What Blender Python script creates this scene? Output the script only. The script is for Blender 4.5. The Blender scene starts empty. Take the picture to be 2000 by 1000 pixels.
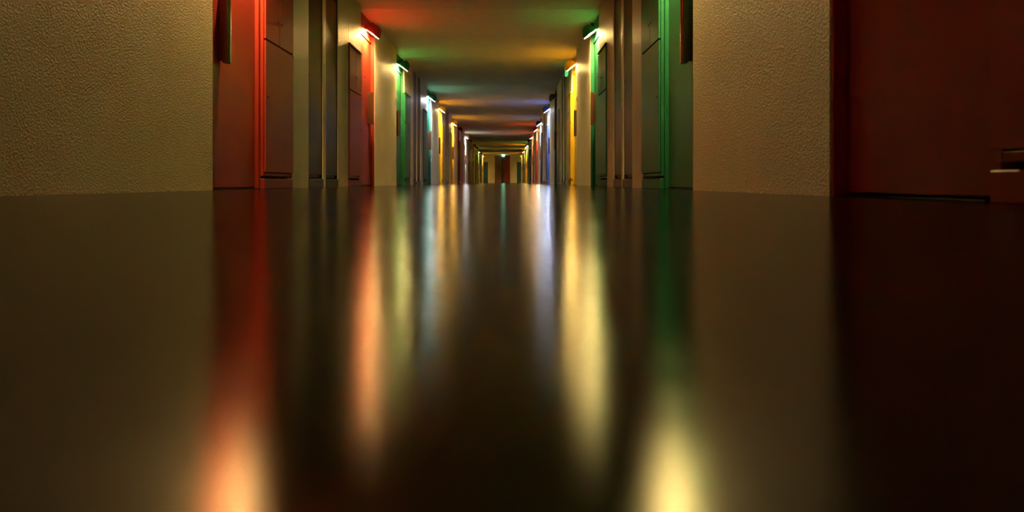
import bpy, bmesh, math, random
from mathutils import Vector, Matrix

# ------------------------------------------------------------------ camera
S = bpy.context.scene
F_PX, VPX, VPY, EYE = 1570.0, 989.5, 356.0, 0.050     # focal length (px), vanishing point, eye height
cam_d = bpy.data.cameras.new('camera')
cam_d.sensor_width = 36.0
cam_d.lens = F_PX / 2000.0 * 36.0
cam_d.shift_x = (1000.0 - VPX) / 2000.0
cam_d.shift_y = (VPY - 500.0) / 2000.0
cam_d.clip_start = 0.01
cam_d.clip_end = 200
cam_d.dof.use_dof = True
cam_d.dof.focus_distance = 12.0
cam_d.dof.aperture_fstop = 4.0
cam = bpy.data.objects.new('camera', cam_d)
S.collection.objects.link(cam)
cam.location = (0, 0, EYE)
cam.rotation_euler = (math.pi / 2, 0, 0)
S.camera = cam

# ------------------------------------------------------------------ world, exposure
w = bpy.data.worlds.new('world')
S.world = w
w.use_nodes = True
w.node_tree.nodes['Background'].inputs[0].default_value = (0, 0, 0, 1)   # indoors at night: no sky
w.node_tree.nodes['Background'].inputs[1].default_value = 0.0
S.view_settings.view_transform = 'Standard'
S.view_settings.look = 'None'
S.view_settings.exposure = 0.0
S.view_settings.gamma = 1.0
S.view_settings.use_curve_mapping = False
S.cycles.max_bounces = 7
S.cycles.diffuse_bounces = 5
S.cycles.glossy_bounces = 3
S.cycles.sample_clamp_indirect = 20.0
LAMP = 4150.0                                           # radiance of a lit lamp glass

# ------------------------------------------------------------------ dimensions (metres)
DL, DR = 1.834, 1.163            # camera to left / right wall
H = 2.26                         # ceiling height
PERIOD, START, LEN = 8.36, 5.02, 6.155
NSET = 7
REC, CAB, PIL = 1.05, 0.81, 0.57 # door recess, cabinet, pier lengths; the closet pair fills the middle
CLO, POST = 0.585, 0.125
RD = 0.05                        # depth of the door recess
CABH = 1.66
NEAR_REC = .965                  # the nearest opening on the right is a little narrower
END = 64.0
BACK = -6.0

# ------------------------------------------------------------------ materials
def srgb(r, g, b):
    f = lambda c: (c / 255 / 12.92) if c <= 10 else ((c / 255 + 0.055) / 1.055) ** 2.4
    return (f(r), f(g), f(b), 1)

def new_mat(name):
    m = bpy.data.materials.new(name)
    m.use_nodes = True
    nt = m.node_tree
    return m, nt, nt.nodes['Principled BSDF']

def N(nt, kind, **kw):
    n = nt.nodes.new(kind)
    for k, v in kw.items():
        if k in n.inputs: n.inputs[k].default_value = v
        else: setattr(n, k, v)
    return n

def paint(name, col, rough=0.35, bump=0.05, spec=0.10):
    m, nt, p = new_mat(name)
    tc = N(nt, 'ShaderNodeTexCoord')
    nz = N(nt, 'ShaderNodeTexNoise', Scale=9.0, Detail=5.0)
    mix = N(nt, 'ShaderNodeMix', data_type='RGBA')
    mix.inputs[6].default_value = col
    mix.inputs[7].default_value = (col[0] * .78, col[1] * .78, col[2] * .78, 1)
    nt.links.new(tc.outputs['Object'], nz.inputs['Vector'])
    nt.links.new(nz.outputs['Fac'], mix.inputs[0])
    nt.links.new(mix.outputs[2], p.inputs['Base Color'])
    n2 = N(nt, 'ShaderNodeTexNoise', Scale=120.0, Detail=2.0)
    nt.links.new(tc.outputs['Object'], n2.inputs['Vector'])
    b = N(nt, 'ShaderNodeBump', Strength=bump, Distance=0.002)
    nt.links.new(n2.outputs['Fac'], b.inputs['Height'])
    nt.links.new(b.outputs[0], p.inputs['Normal'])
    p.inputs['Roughness'].default_value = rough
    p.inputs['Specular IOR Level'].default_value = spec
    return m

def plaster(name, col, scale, strength, dist, rough):
    """stippled gloss-painted render"""
    m, nt, p = new_mat(name)
    tc = N(nt, 'ShaderNodeTexCoord')
    n1 = N(nt, 'ShaderNodeTexNoise', Scale=scale, Detail=8.0, Roughness=0.75)
    n2 = N(nt, 'ShaderNodeTexNoise', Scale=2.2, Detail=4.0)
    vo = N(nt, 'ShaderNodeTexVoronoi', Scale=scale * 1.3, feature='SMOOTH_F1')
    for n in (n1, n2, vo): nt.links.new(tc.outputs['Object'], n.inputs['Vector'])
    add = N(nt, 'ShaderNodeMath', operation='ADD')
    nt.links.new(n1.outputs['Fac'], add.inputs[0]); nt.links.new(vo.outputs['Distance'], add.inputs[1])
    b = N(nt, 'ShaderNodeBump', Strength=strength, Distance=dist)
    nt.links.new(add.outputs[0], b.inputs['Height'])
    nt.links.new(b.outputs[0], p.inputs['Normal'])
    mix = N(nt, 'ShaderNodeMix', data_type='RGBA')
    mix.inputs[6].default_value = col
    mix.inputs[7].default_value = (col[0] * .82, col[1] * .80, col[2] * .76, 1)
    nt.links.new(n2.outputs['Fac'], mix.inputs[0])
    nt.links.new(mix.outputs[2], p.inputs['Base Color'])
    p.inputs['Roughness'].default_value = rough
    p.inputs['Specular IOR Level'].default_value = .22
    return m

def wood(name, a, bcol, rough):
    m, nt, p = new_mat(name)
    tc = N(nt, 'ShaderNodeTexCoord')
    mp = N(nt, 'ShaderNodeMapping')
    mp.inputs['Scale'].default_value = (60, 60, 3)
    nz = N(nt, 'ShaderNodeTexNoise', Scale=1.0, Detail=6.0)
    mix = N(nt, 'ShaderNodeMix', data_type='RGBA')
    mix.inputs[6].default_value = a; mix.inputs[7].default_value = bcol
    nt.links.new(tc.outputs['Object'], mp.inputs[0]); nt.links.new(mp.outputs[0], nz.inputs['Vector'])
    nt.links.new(nz.outputs['Fac'], mix.inputs[0]); nt.links.new(mix.outputs[2], p.inputs['Base Color'])
    p.inputs['Roughness'].default_value = rough
    return m

def glow(name, col, strength):
    m, nt, p = new_mat(name)
    p.inputs['Base Color'].default_value = (.8, .8, .78, 1)
    p.inputs['Emission Color'].default_value = (*col, 1)
    p.inputs['Emission Strength'].default_value = strength
    m.cycles.emission_sampling = 'FRONT'
    return m

def floor_mat():
    """dark sealed screed: dull diffuse body under a Fresnel-weighted satin polish"""
    m, nt, p = new_mat('polished_floor')
    nt.nodes.remove(p)
    out = nt.nodes['Material Output']
    tc = N(nt, 'ShaderNodeTexCoord')
    n1 = N(nt, 'ShaderNodeTexNoise', Scale=1.3, Detail=7.0, Roughness=0.6)
    n2 = N(nt, 'ShaderNodeTexNoise', Scale=6.0, Detail=6.0, Roughness=0.65)
    n3 = N(nt, 'ShaderNodeTexNoise', Scale=4.5, Detail=4.0)
    for n in (n1, n2, n3): nt.links.new(tc.outputs['Object'], n.inputs['Vector'])
    mix = N(nt, 'ShaderNodeMix', data_type='RGBA')
    mix.inputs[6].default_value = (.006, .0058, .0055, 1); mix.inputs[7].default_value = (.030, .026, .019, 1)
    nt.links.new(n1.outputs['Fac'], mix.inputs[0])
    mr = N(nt, 'ShaderNodeMapRange')
    mr.inputs['From Min'].default_value = .3; mr.inputs['From Max'].default_value = .7
    mr.inputs['To Min'].default_value = FLOOR_R[0]; mr.inputs['To Max'].default_value = FLOOR_R[1]
    nt.links.new(n2.outputs['Fac'], mr.inputs['Value'])
    b = N(nt, 'ShaderNodeBump', Strength=.10, Distance=.004)
    nt.links.new(n3.outputs['Fac'], b.inputs['Height'])
    df = N(nt, 'ShaderNodeBsdfDiffuse'); gl = N(nt, 'ShaderNodeBsdfAnisotropic', distribution='BECKMANN')
    gl.inputs['Color'].default_value = (.68, .68, .68, 1)
    fr = N(nt, 'ShaderNodeFresnel', IOR=FLOOR_IOR); mx = N(nt, 'ShaderNodeMixShader')
    nt.links.new(mix.outputs[2], df.inputs['Color']); nt.links.new(mr.outputs[0], gl.inputs['Roughness'])
    for n in (df, gl, fr): nt.links.new(b.outputs[0], n.inputs['Normal'])
    nt.links.new(fr.outputs[0], mx.inputs[0]); nt.links.new(df.outputs[0], mx.inputs[1]); nt.links.new(gl.outputs[0], mx.inputs[2])
    nt.links.new(mx.outputs[0], out.inputs['Surface'])
    return m

FLOOR_R, FLOOR_IOR = (.170, .210), 1.25
M_PLASTER = plaster('stippled_plaster', (.78, .71, .54, 1), 90.0, 1.0, .0085, .50)
M_CEIL = paint('ceiling_paint', (.86, .79, .62, 1), .7, .1, .3)
M_FLOOR = floor_mat()
M_DARK = paint('dark_gap', (.012, .011, .010, 1), .8)
M_WOOD = wood('varnished_wood', (.13, .055, .025, 1), (.07, .028, .014, 1), .3)
M_METAL, _nt, _p = new_mat('brushed_metal')
_p.inputs['Metallic'].default_value = 1; _p.inputs['Roughness'].default_value = .35
_p.inputs['Base Color'].default_value = (.55, .52, .48, 1)
M_GLASS_OFF = paint('unlit_lamp_glass', (.55, .54, .5, 1), .25, .0)
M_REFL = paint('white_enamel', (.85, .84, .80, 1), .5, .0)
M_PLATE = paint('white_plastic', (.7, .69, .64, 1), .4, .0)
COL = {
    'red': (.30, .032, .020), 'green': (.014, .125, .056), 'yellow': (.78, .50, .03), 'blue': (.07, .10, .30),
    'white': (.60, .58, .52), 'brown': (.15, .07, .045), 'mauve': (.15, .085, .070), 'slate': (.018, .030, .024),
    'teal': (.02, .085, .085), 'olive': (.20, .18, .07), 'navy': (.03, .04, .10), 'wine': (.16, .022, .025),
    'grey': (.16, .155, .15), 'emerald': (.025, .12, .075), 'crimson': (.36, .02, .02),
}
PAINT = {k: paint(k + '_paint', (*v, 1), .42, spec=.22 if k in ('mauve', 'slate', 'brown', 'grey', 'olive') else .14) for k, v in COL.items()}
WARM, AMBER, COOL, BLUEISH, SOFT = (1.0, .57, .17), (1.0, .52, .11), (.92, .97, 1.0), (.70, .80, 1.0), (1.0, .67, .21)
GLOWS = {k: glow(k + '_lamp_glass', c, LAMP * s) for k, (c, s) in
         {'warm': (WARM, 1.0), 'amber': (AMBER, 1.0), 'cool': (COOL, 1.15), 'bluish': (BLUEISH, 1.1), 'soft': (SOFT, .9)}.items()}

# ------------------------------------------------------------------ mesh helpers
def add_box(bm, x0, x1, y0, y1, z0, z1, bev=0.0):
    t = bmesh.new()
    bmesh.ops.create_cube(t, size=1.0)
    for v in t.verts:
        v.co = Vector((x0 + (v.co.x + .5) * (x1 - x0), y0 + (v.co.y + .5) * (y1 - y0), z0 + (v.co.z + .5) * (z1 - z0)))
    if bev:
        bmesh.ops.bevel(t, geom=t.edges[:], offset=bev, segments=1, affect='EDGES')
    me = bpy.data.meshes.new('tmp'); t.to_mesh(me); t.free()
    bm.from_mesh(me); bpy.data.meshes.remove(me)

def add_lathe(bm, prof, origin, axis, seg=24):
    """prof: (radius, height along axis)"""
    axis = Vector(axis).normalized()
    q = axis.to_track_quat('Z', 'Y').to_matrix()
    rings = []
    for r, h in prof:
        if r < 1e-6:
            rings.append([bm.verts.new(Vector(origin) + q @ Vector((0, 0, h)))])
        else:
            rings.append([bm.verts.new(Vector(origin) + q @ Vector((r * math.cos(2 * math.pi * i / seg), r * math.sin(2 * math.pi * i / seg), h))) for i in range(seg)])
    for a, b in zip(rings, rings[1:]):
        for i in range(seg):
            j = (i + 1) % seg
            f = [a[0] if len(a) == 1 else a[i]]
            if len(a) > 1: f.append(a[j])
            if len(b) > 1: f.append(b[j])
            f.append(b[0] if len(b) == 1 else b[i])
            bm.faces.new(f)

def add_prism(bm, pts, z0, z1):
    lo = [bm.verts.new((x, y, z0)) for x, y in pts]; hi = [bm.verts.new((x, y, z1)) for x, y in pts]
    n = len(pts)
    bm.faces.new(lo); bm.faces.new(hi)
    for i in range(n): bm.faces.new((lo[i], lo[(i + 1) % n], hi[(i + 1) % n], hi[i]))

def to_mesh(name, bm, smooth=False, recalc=True):
    if recalc: bmesh.ops.recalc_face_normals(bm, faces=bm.faces[:])
    me = bpy.data.meshes.new(name); bm.to_mesh(me); bm.free()
    me.materials.append(None)
    if smooth:
        for p in me.polygons: p.use_smooth = True
    return me

def obj(name, me, mat, parent=None, loc=(0, 0, 0)):
    o = bpy.data.objects.new(name, me)
    S.collection.objects.link(o)
    o.location = loc
    o.parent = parent
    o.material_slots[0].link = 'OBJECT'
    o.material_slots[0].material = mat
    return o

def empty(name, loc, rz=0):
    o = bpy.data.objects.new(name, None)
    S.collection.objects.link(o)
    o.empty_display_size = .1
    o.location = loc; o.rotation_euler = (0, 0, rz)
    return o

def tag(o, label, cat, group=None, kind=None):
    o['label'] = label; o['category'] = cat
    if group: o['group'] = group
    if kind: o['kind'] = kind
    return o

def boxes(name, *bs, bev=0.0):
    bm = bmesh.new()
    for b in bs: add_box(bm, *b, bev=bev)
    return to_mesh(name, bm)

# ------------------------------------------------------------------ floor, ceiling, walls
def floor_mesh():
    """slab whose screed swells slightly in a shallow ridge across the corridor (at y = 0)"""
    ys = [BACK - .2, -1.0] + [-.8 + i * .02 for i in range(81)] + [1.2] + [2 + 2 * i for i in range(31)] + [END + .3]
    bm = bmesh.new(); rows = []
    for y in ys:
        z = .0055 * math.exp(-(y / .18) ** 2)
        rows.append([bm.verts.new((x, y, z)) for x in (-DL - .4, DR + .4)])
    for a, b in zip(rows, rows[1:]): bm.faces.new((a[0], a[1], b[1], b[0]))
    for f in bm.faces: f.smooth = True
    add_box(bm, -DL - .4, DR + .4, BACK - .2, END + .3, -.1, -.004)
    me = bpy.data.meshes.new('floor'); bm.to_mesh(me); bm.free()
    me.materials.append(None)
    return me
fl = obj('floor', floor_mesh(), M_FLOOR)
tag(fl, 'dark polished corridor floor mirroring the coloured lights', 'floor', kind='structure')

ce = obj('ceiling', boxes('ceiling', (-DL - .4, DR + .4, BACK - .2, END + .3, H + .014, H + .12)), M_CEIL)
tag(ce, 'low cream painted slab ceiling washed with coloured glow', 'ceiling', kind='structure')
pitch = 2.02
pm = boxes('ceiling_panel', (-DL - .3, DR + .3, .003, pitch - .003, 0, .016))
y = 10.23 - 6 * pitch - .0
while y < END:
    if y > BACK - pitch: obj('ceiling_panel', pm, M_CEIL, ce, (0, y, H))
    y += pitch

def set_start(k): return START + PERIOD * k

def build_wall(side):
    s = -1 if side == 'left' else 1
    d = DL if side == 'left' else DR
    xs = sorted((s * (d + .28), s * (d + .36)))
    wall = obj('wall_' + side, boxes('wall_' + side, (*xs, BACK, END + .1, 0, H + .012)), M_PLASTER)
    tag(wall, f'stippled cream plaster wall on the {side} of the corridor', 'wall', kind='structure')
    def seg(name, y0, y1, z0=0.0, z1=H + .012):
        xs = sorted((s * d, s * (d + .285)))
        if z0 == 0: z0 = -.03                               # the render runs down past the floor line
        obj(name, boxes(name, (*xs, y0, y1, z0, z1), bev=.006), M_PLASTER, wall)
    r = rear_start()
    seg('plaster_panel', BACK, r)
    seg('lintel', r + REC, r + REC + CAB, CABH)
    prev = r + REC + CAB
    if side == 'right':
        e = near_end()
        seg('plaster_panel', prev, e - NEAR_REC - CAB); seg('lintel', e - NEAR_REC - CAB, e - NEAR_REC, CABH)
        prev = e
    for k in range(NSET):
        a = set_start(k); b = a + LEN
        seg('plaster_panel', prev, a)
        for q in (1, -1):                                   # mirror halves
            o = a if q == 1 else b
            Y = lambda u0, u1: (min(o + q * u0, o + q * u1), max(o + q * u0, o + q * u1))
            seg('lintel', *Y(REC, REC + CAB), CABH)          # plaster above the cabinet
            seg('pier', *Y(REC + CAB, REC + CAB + PIL))
        c = (a + b) / 2
        seg('post', c - POST / 2, c + POST / 2)
        prev = b
    seg('plaster_panel', prev, END)

def rear_start(): return START - PERIOD
def near_end(): return START + LEN - PERIOD + .075           # far edge of the nearest door on the right

for side in ('left', 'right'): build_wall(side)
o = obj('wall_end', boxes('wall_end', (-DL - .36, DR + .36, END, END + .2, 0, H + .012)), M_PLASTER)
tag(o, 'cream wall closing the far end of the corridor', 'wall', kind='structure')
o = obj('wall_back', boxes('wall_back', (-DL - .36, DR + .36, BACK - .15, BACK, 0, H + .012)), M_PLASTER)
tag(o, 'plaster wall closing the corridor behind the viewer', 'wall', kind='structure')

# ------------------------------------------------------------------ shared meshes
# local frame of every unit: x = out of the wall into the corridor, y = along the wall (q flips it), z = up
ME = {}
def yy(q, a, b): return (min(q * a, q * b), max(q * a, q * b))

def build_unit_meshes(q, REC=REC):
    m = {}
    B = lambda x0, x1, u0, u1, z0, z1: (x0, x1, *yy(q, u0, u1), z0, z1)
    # ---- door (u = 0 at the plaster edge)
    m['door_frame'] = boxes('door_frame', B(-.10, -.004, .0, .022, 0, H + .012), B(-.10, -RD + .026, REC - .050, REC - .004, 0, H + .012),
                            B(-.10, -RD + .014, .022, REC - .05, 1.965, 2.005), bev=.003)
    m['transom'] = boxes('transom', B(-.10, -RD, .024, REC - .052, 2.009, H + .010), bev=.002)
    m['door_leaf'] = boxes('door_leaf', B(-.095, -RD, .028, REC - .056, .013, 1.958), bev=.003)
    m['threshold'] = boxes('threshold', B(-.10, -.012, .022, REC - .05, 0, .006), bev=.002)
    # ---- pull bar: half-round board standing off the leaf on two blocks
    bm = bmesh.new()
    x0, x1, u0, u1 = -.020, .024, .215, .290
    pts = []
    for i in range(13):
        t = math.pi * i / 12
        pts.append((x0 + (x1 - x0) * (.55 + .45 * math.sin(t)) if 0 < i < 12 else x0, q * ((u0 + u1) / 2 - (u1 - u0) / 2 * math.cos(t))))
    add_prism(bm, pts, .83, 1.27)
    m['pull_bar'] = to_mesh('pull_bar', bm)
    m['mounting_strip'] = boxes('mounting_strip', B(-RD, x0 + .004, .228, .272, .845, 1.255), bev=.003)
    bm = bmesh.new(); add_lathe(bm, [(0, .008), (.012, .008), (.016, .004), (.016, 0)], (-RD, q * .075, 1.02), (1, 0, 0), 14)
    m['lock'] = to_mesh('lock', bm)
    bm = bmesh.new(); add_lathe(bm, [(0, .006), (.009, .006), (.011, 0)], (-RD, q * .5, 1.45), (1, 0, 0), 12)
    m['spyhole'] = to_mesh('spyhole', bm)
    # ---- cabinet (u from REC to REC + CAB, drawn from 0)
    c = CAB
    m['carcass'] = boxes('carcass', B(-.045, -.003, .0, .034, .098, CABH - .004), B(-.045, -.003, c - .034, c - .002, .098, CABH - .004),
                         B(-.045, -.003, .034, c - .034, CABH - .04, CABH - .004), B(-.045, -.003, .034, c - .034, .098, .122),
                         B(-.045, -.006, .034, c - .034, 1.118, 1.150), B(-.050, -.035, .02, c - .02, .1, CABH - .02), bev=.002)
    m['plinth'] = boxes('plinth', B(-.045, .006, -.002, c - .002, 0, .078), bev=.003)
    m['cornice'] = boxes('cornice', B(-.06, .022, .004, c - .006, CABH - .006, CABH + .012), bev=.003)
    m['lower_door'] = boxes('lower_door', B(-.001, .014, .010, c - .018, .127, 1.126), bev=.002)
    mid = c * .47
    m['hatch_a'] = boxes('hatch_door', B(-.001, .014, .010, mid - .004, 1.139, CABH - .018), bev=.002)
    m['hatch_b'] = boxes('hatch_door', B(-.001, .014, mid + .004, c - .018, 1.139, CABH - .018), bev=.002)
    for nm, u, z in (('lower_lock', .06, .70), ('hatch_a_lock', mid - .05, 1.32), ('hatch_b_lock', mid + .05, 1.32)):
        bm = bmesh.new(); add_lathe(bm, [(0, .005), (.008, .005), (.010, 0)], (.014, q * u, z), (1, 0, 0), 10)
        m[nm] = to_mesh('keyhole', bm)
    # ---- lamp
    t = math.radians(36)
    ax = (math.sin(t), 0, math.cos(t))
    cx, cz = .046, 2.025
    R, D, th = .108, .135, .004
    prof = [(R - th, -.002), (R, 0)] + [(R * math.cos(a), D * math.sin(a)) for a in [math.pi / 2 * i / 10 for i in range(1, 10)]] + [(0, D)]
    prof_in = [((R - th) * math.cos(a), (D - th) * math.sin(a)) for a in [math.pi / 2 * i / 10 for i in range(0, 10)]] + [(0, D - th)]
    bm = bmesh.new()
    add_lathe(bm, prof, (cx, 0, cz), ax, 28)
    m['hood'] = to_mesh('hood', bm, smooth=True)
    bm = bmesh.new()
    add_lathe(bm, [(R - th, -.002)] + prof_in, (cx, 0, cz), ax, 28)
    m['reflector'] = to_mesh('reflector', bm, smooth=True)
    bm = bmesh.new()                                       # globe bulb held up inside the hood
    br, bh = .040, .0355
    add_lathe(bm, [(0, bh - br)] + [(br * math.cos(a), bh + br * math.sin(a)) for a in [math.pi * (i / 6 - .5) for i in range(1, 6)]] + [(0, bh + br)], (cx, 0, cz), ax, 10)
    m['bulb'] = to_mesh('bulb', bm, smooth=True)
    bm = bmesh.new()
    add_lathe(bm, [(0, .014), (.034, .014), (.040, 0)], (-RD, 0, 2.115), (1, 0, 0), 18)
    add_lathe(bm, [(.013, 0), (.013, .075)], (-RD, 0, 2.115), (1, 0, 0), 12)
    m['bracket'] = to_mesh('bracket', bm)
    return m

for q in (1, -1): ME[q] = build_unit_meshes(q)
ME['near'] = build_unit_meshes(1, NEAR_REC)

# ------------------------------------------------------------------ placing the units
ORD = ['first', 'second', 'third', 'fourth', 'fifth', 'sixth', 'seventh', 'eighth', 'ninth', 'tenth', 'eleventh', 'twelfth',
       'thirteenth', 'fourteenth', 'fifteenth']
door_no = 0

def unit(side, q, yedge, col, lamp, place, lampword, with_lamp=True, dcol=None, near=False):
    """one flat entrance: door in its recess, delivery cabinet beside it, lamp above it"""
    global door_no
    s = -1 if side == 'left' else 1
    d = DL if side == 'left' else DR
    rz = 0 if side == 'left' else math.pi
    # world y = yedge + dir * u ; on the right the unit is turned round, so the mesh hand flips
    dirn = q
    h = q if side == 'left' else -q
    m = ME['near'] if near else ME[h]
    rec = NEAR_REC if near else REC
    paintm = PAINT[col]
    door_no += 1
    cn = {'wine': 'dark red', 'emerald': 'sea green', 'crimson': 'bright red', 'slate': 'dark grey green', 'navy': 'dark blue'}.get(col, col)
    # door
    e = empty(f'door_{door_no}', (s * d, yedge, 0), rz)
    tag(e, f'{cn} flush entry door with upright wooden pull bar, {place}', 'door', kind='structure')
    obj('door_frame', m['door_frame'], paintm, e)
    obj('transom', m['transom'], paintm, e)
    obj('threshold', m['threshold'], M_DARK, e)
    leaf = obj('door_leaf', m['door_leaf'], paintm, e)
    obj('pull_bar', m['pull_bar'], M_WOOD, leaf)
    obj('mounting_strip', m['mounting_strip'], M_WOOD, leaf)
    obj('lock', m['lock'], M_METAL, leaf)
    obj('spyhole', m['spyhole'], M_DARK, leaf)
    # cabinet
    c = empty('delivery_cabinet', (s * d, yedge + dirn * rec, 0), rz)
    tag(c, f'{cn} cabinet with two hatches beside the {place.replace("the ", "", 1)}', 'cabinet', 'wall cabinets beside the doors')
    cp = PAINT[dcol or col]
    obj('carcass', m['carcass'], cp, c)
    obj('plinth', m['plinth'], cp, c)
    obj('cornice', m['cornice'], cp, c)
    ld = obj('lower_door', m['lower_door'], cp, c); obj('keyhole', m['lower_lock'], M_DARK, ld)
    ha = obj('hatch_door', m['hatch_a'], cp, c); obj('keyhole', m['hatch_a_lock'], M_DARK, ha)
    hb = obj('hatch_door', m['hatch_b'], cp, c); obj('keyhole', m['hatch_b_lock'], M_DARK, hb)
    # lamp
    if with_lamp:
        l = empty('wall_lamp', (s * d, yedge + dirn * .46, 0), rz)
        tag(l, f'{lampword} lamp with {cn} dome hood above the {place.replace("the ", "", 1)}', 'lamp', 'hooded lamps above the doors')
        obj('hood', m['hood'], paintm, l)
        obj('bracket', m['bracket'], paintm, l)
        obj('reflector', m['reflector'], M_REFL, l)
        obj('bulb', m['bulb'], GLOWS[lamp] if lamp else M_GLASS_OFF, l)

LEFT = [  # (near door colour, lamp), (far door colour, lamp) for each group of two flats
    (('red', 'warm'), ('red', 'warm')), (('green', 'soft'), ('emerald', 'cool')), (('yellow', 'soft'), ('yellow', 'soft')),
    (('wine', None), ('white', 'cool')), (('brown', None), ('olive', None)), (('brown', None), ('green', 'soft')),
    (('brown', None), ('yellow', 'soft'))]
RIGHT = [
    (('green', 'soft'), ('green', 'soft')), (('yellow', 'soft'), ('grey', None)), (('blue', 'bluish'), ('navy', 'cool')),
    (('red', 'warm'), ('crimson', 'soft')), (('slate', None), ('green', 'soft')), (('yellow', 'warm'), ('olive', 'soft')),
    (('brown', None), ('yellow', 'soft'))]
for side, table in (('left', LEFT), ('right', RIGHT)):
    n = 0
    unit(side, 1, rear_start(), 'red', 'warm', f'door behind the viewer on the {side} wall', 'lit warm')
    if side == 'right':
        unit('right', -1, near_end(), 'red', None, 'nearest door of the right wall', 'unlit', with_lamp=False, near=True)
        n = 1
    for k, (a, b) in enumerate(table):
        y0 = set_start(k)
        for q, (col, lamp) in ((1, a), (-1, b)):
            where = f'{ORD[n]} door along the {side} wall'
            lw = {'warm': 'lit warm', 'soft': 'lit pale yellow', 'cool': 'lit white', 'bluish': 'lit cold white', None: 'unlit', 'amber': 'lit amber'}[lamp]
            unit(side, q, y0 if q == 1 else y0 + LEN, col, lamp, where, lw)
            n += 1

# ------------------------------------------------------------------ closets between the cabinets
cw = CLO
CM = {
    'door': boxes('closet_door', (-.032, -.014, -cw / 2 + .012, cw / 2 - .012, .125, 2.000), bev=.002),
    'top': boxes('top_panel', (-.032, -.014, -cw / 2 + .012, cw / 2 - .012, 2.010, H + .008), bev=.002),
    'frame': boxes('closet_frame', (-.20, -.010, -cw / 2, -cw / 2 + .009, .084, H + .010), (-.20, -.010, cw / 2 - .009, cw / 2, .084, H + .010),
                   (-.20, -.036, -cw / 2 + .009, cw / 2 - .009, .095, H + .010), bev=.001),
    'plinth': boxes('plinth', (-.20, .004, -cw / 2 + .001, cw / 2 - .001, 0, .082), bev=.003),
}
bm = bmesh.new(); add_lathe(bm, [(0, .005), (.008, .005), (.010, 0)], (-.014, -cw / 2 + .05, 1.05), (1, 0, 0), 10)
CM['lock'] = to_mesh('keyhole', bm)
CL = {'left': ['slate', 'mauve', 'brown', 'brown', 'slate', 'brown', 'brown'],
      'right': ['mauve', 'grey', 'brown', 'brown', 'olive', 'brown', 'brown']}
CNAME = {'slate': 'dark grey green', 'mauve': 'mauve brown', 'grey': 'charcoal grey', 'brown': 'dark brown', 'olive': 'dull olive'}
for side in ('left', 'right'):
    s = -1 if side == 'left' else 1
    d = DL if side == 'left' else DR
    for k in range(NSET):
        mid = set_start(k) + LEN / 2
        for j, off in enumerate((-1, 1)):
            col = CL[side][k]
            e = empty('service_closet', (s * d, mid + off * (POST + cw) / 2, 0), 0 if side == 'left' else math.pi)
            tag(e, f'{CNAME[col]} ceiling-high closet, {("nearer", "farther")[j]} one of the {ORD[k]} pair along the {side} wall', 'closet', 'service closets between the cabinets')
            obj('closet_frame', CM['frame'], PAINT[col], e)
            obj('plinth', CM['plinth'], PAINT[col], e)
            dd = obj('closet_door', CM['door'], PAINT[col], e)
            obj('keyhole', CM['lock'], M_DARK, dd)
            obj('top_panel', CM['top'], PAINT[col], e)

# ------------------------------------------------------------------ far end of the corridor
def px(x, D=END): return (x - VPX) * D / F_PX
def end_box(name, x0, x1, z0, z1, mat, label, cat, kind=None, thick=.04):
    o = obj(name, boxes(name, (0, x1 - x0, -thick, 0, 0, z1 - z0), bev=.003), mat, None, (x0, END, z0))
    tag(o, label, cat, kind=kind)
    return o
e = empty('end_cabinet', (-DL + .17, END, 0))
for nm, lab, xa, xb in (('end_cabinet', 'dark teal cabinet at the left of the far end wall', -DL + .002, px(953)),
                        ('end_cabinet', 'dark teal cabinet at the right of the far end wall', px(1009.6), DR - .002)):
    if nm and e is None: e = empty('end_cabinet', ((xa + xb) / 2, END, 0))
    e.location = ((xa + xb) / 2, END, 0)
    tag(e, lab, 'cabinet', 'cabinets on the end wall')
    hw = (xb - xa) / 2
    obj('carcass', boxes('carcass', (-hw, hw, -.030, 0, .09, 1.66), bev=.003), PAINT['teal'], e)
    obj('cabinet_door', boxes('cabinet_door', (-hw + .02, hw - .02, -.046, -.030, .11, 1.64), bev=.003), PAINT['teal'], e)
    obj('plinth', boxes('plinth', (-hw, hw, -.022, 0, 0, .088), bev=.003), PAINT['teal'], e)
    e = None
end_box('wall_panel', px(966.5), px(978.6), 0, 2.2, PAINT['mauve'], 'mauve brown panel on the far end wall', 'panel')
door_no += 1
e = empty(f'door_{door_no}', (px(987.2), END, 0))
tag(e, 'dark red door in a blackish frame at the far end', 'door', kind='structure')
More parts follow.
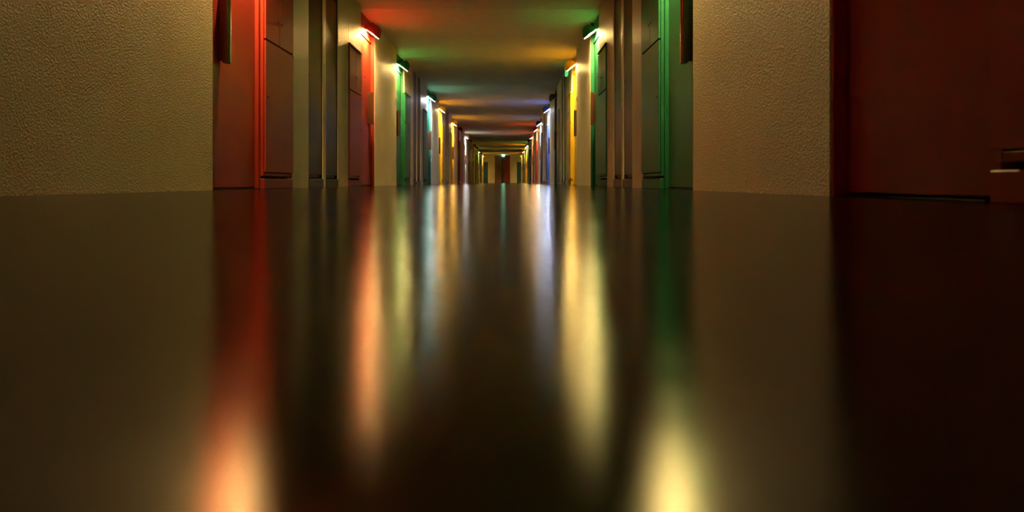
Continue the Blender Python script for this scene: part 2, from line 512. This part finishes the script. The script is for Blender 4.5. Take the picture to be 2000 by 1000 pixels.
xa, xb = px(978.8) - px(987.2), px(995.8) - px(987.2)
obj('side_panel', boxes('side_panel', (xa, xa + .205, -.03, 0, 0, 2.2), bev=.003), PAINT['slate'], e)
obj('door_leaf', boxes('door_leaf', (xa + .215, xb - .03, -.045, 0, .01, 2.17), bev=.003), PAINT['wine'], e)
obj('door_frame', boxes('door_frame', (xb - .028, xb, -.03, 0, 0, 2.2), (xa + .207, xb - .03, -.03, 0, 2.172, 2.2), bev=.003), M_DARK, e)

# ------------------------------------------------------------------ green emergency lights
M_GREEN = glow('green_sign_glass', (.03, .85, .22), .8)
def exit_light(loc, rz, sx, sy, sz, label, strength_mat):
    e = empty('exit_light', loc, rz)
    tag(e, label, 'exit light')
    obj('housing', boxes('housing', (0, sx * .35, -sy / 2, sy / 2, 0, sz), bev=.006), M_PLATE, e)
    obj('lit_cover', boxes('lit_cover', (sx * .35, sx, -sy / 2 + .008, sy / 2 - .008, .008, sz - .008), bev=.008), strength_mat, e)
exit_light((DR, 14.95, 2.02), math.pi, .070, .26, .16, 'green emergency exit light on the right wall past the yellow door', M_GREEN)
M_GREEN2 = glow('green_end_glass', (.25, 1.0, .6), 22.0)
exit_light((px(983), END, 2.10), -math.pi / 2, .10, .20, .12, 'small green exit light over the door at the far end', M_GREEN2)

# ------------------------------------------------------------------ bell pushes on the plaster beside the doors
bp = boxes('bell_plate', (0, .008, -.022, .022, 0, .075), bev=.003)
bm = bmesh.new(); add_lathe(bm, [(0, .006), (.007, .006), (.009, 0)], (.008, 0, .038), (1, 0, 0), 10)
bb = to_mesh('button', bm)
for side, k, q, lab in (('left', 1, 1, 'small bell push on plaster edge beside the green door on the left'),
                        ('right', 1, 1, 'small bell push on plaster edge beside the yellow door on the right')):
    s = -1 if side == 'left' else 1
    e = empty('bell_push', (s * (DL if side == 'left' else DR), set_start(k) - .05, 1.40), 0 if side == 'left' else math.pi)
    tag(e, lab, 'doorbell', 'bell pushes beside the doors')
    obj('bell_plate', bp, M_PLATE, e); obj('button', bb, M_METAL, e)
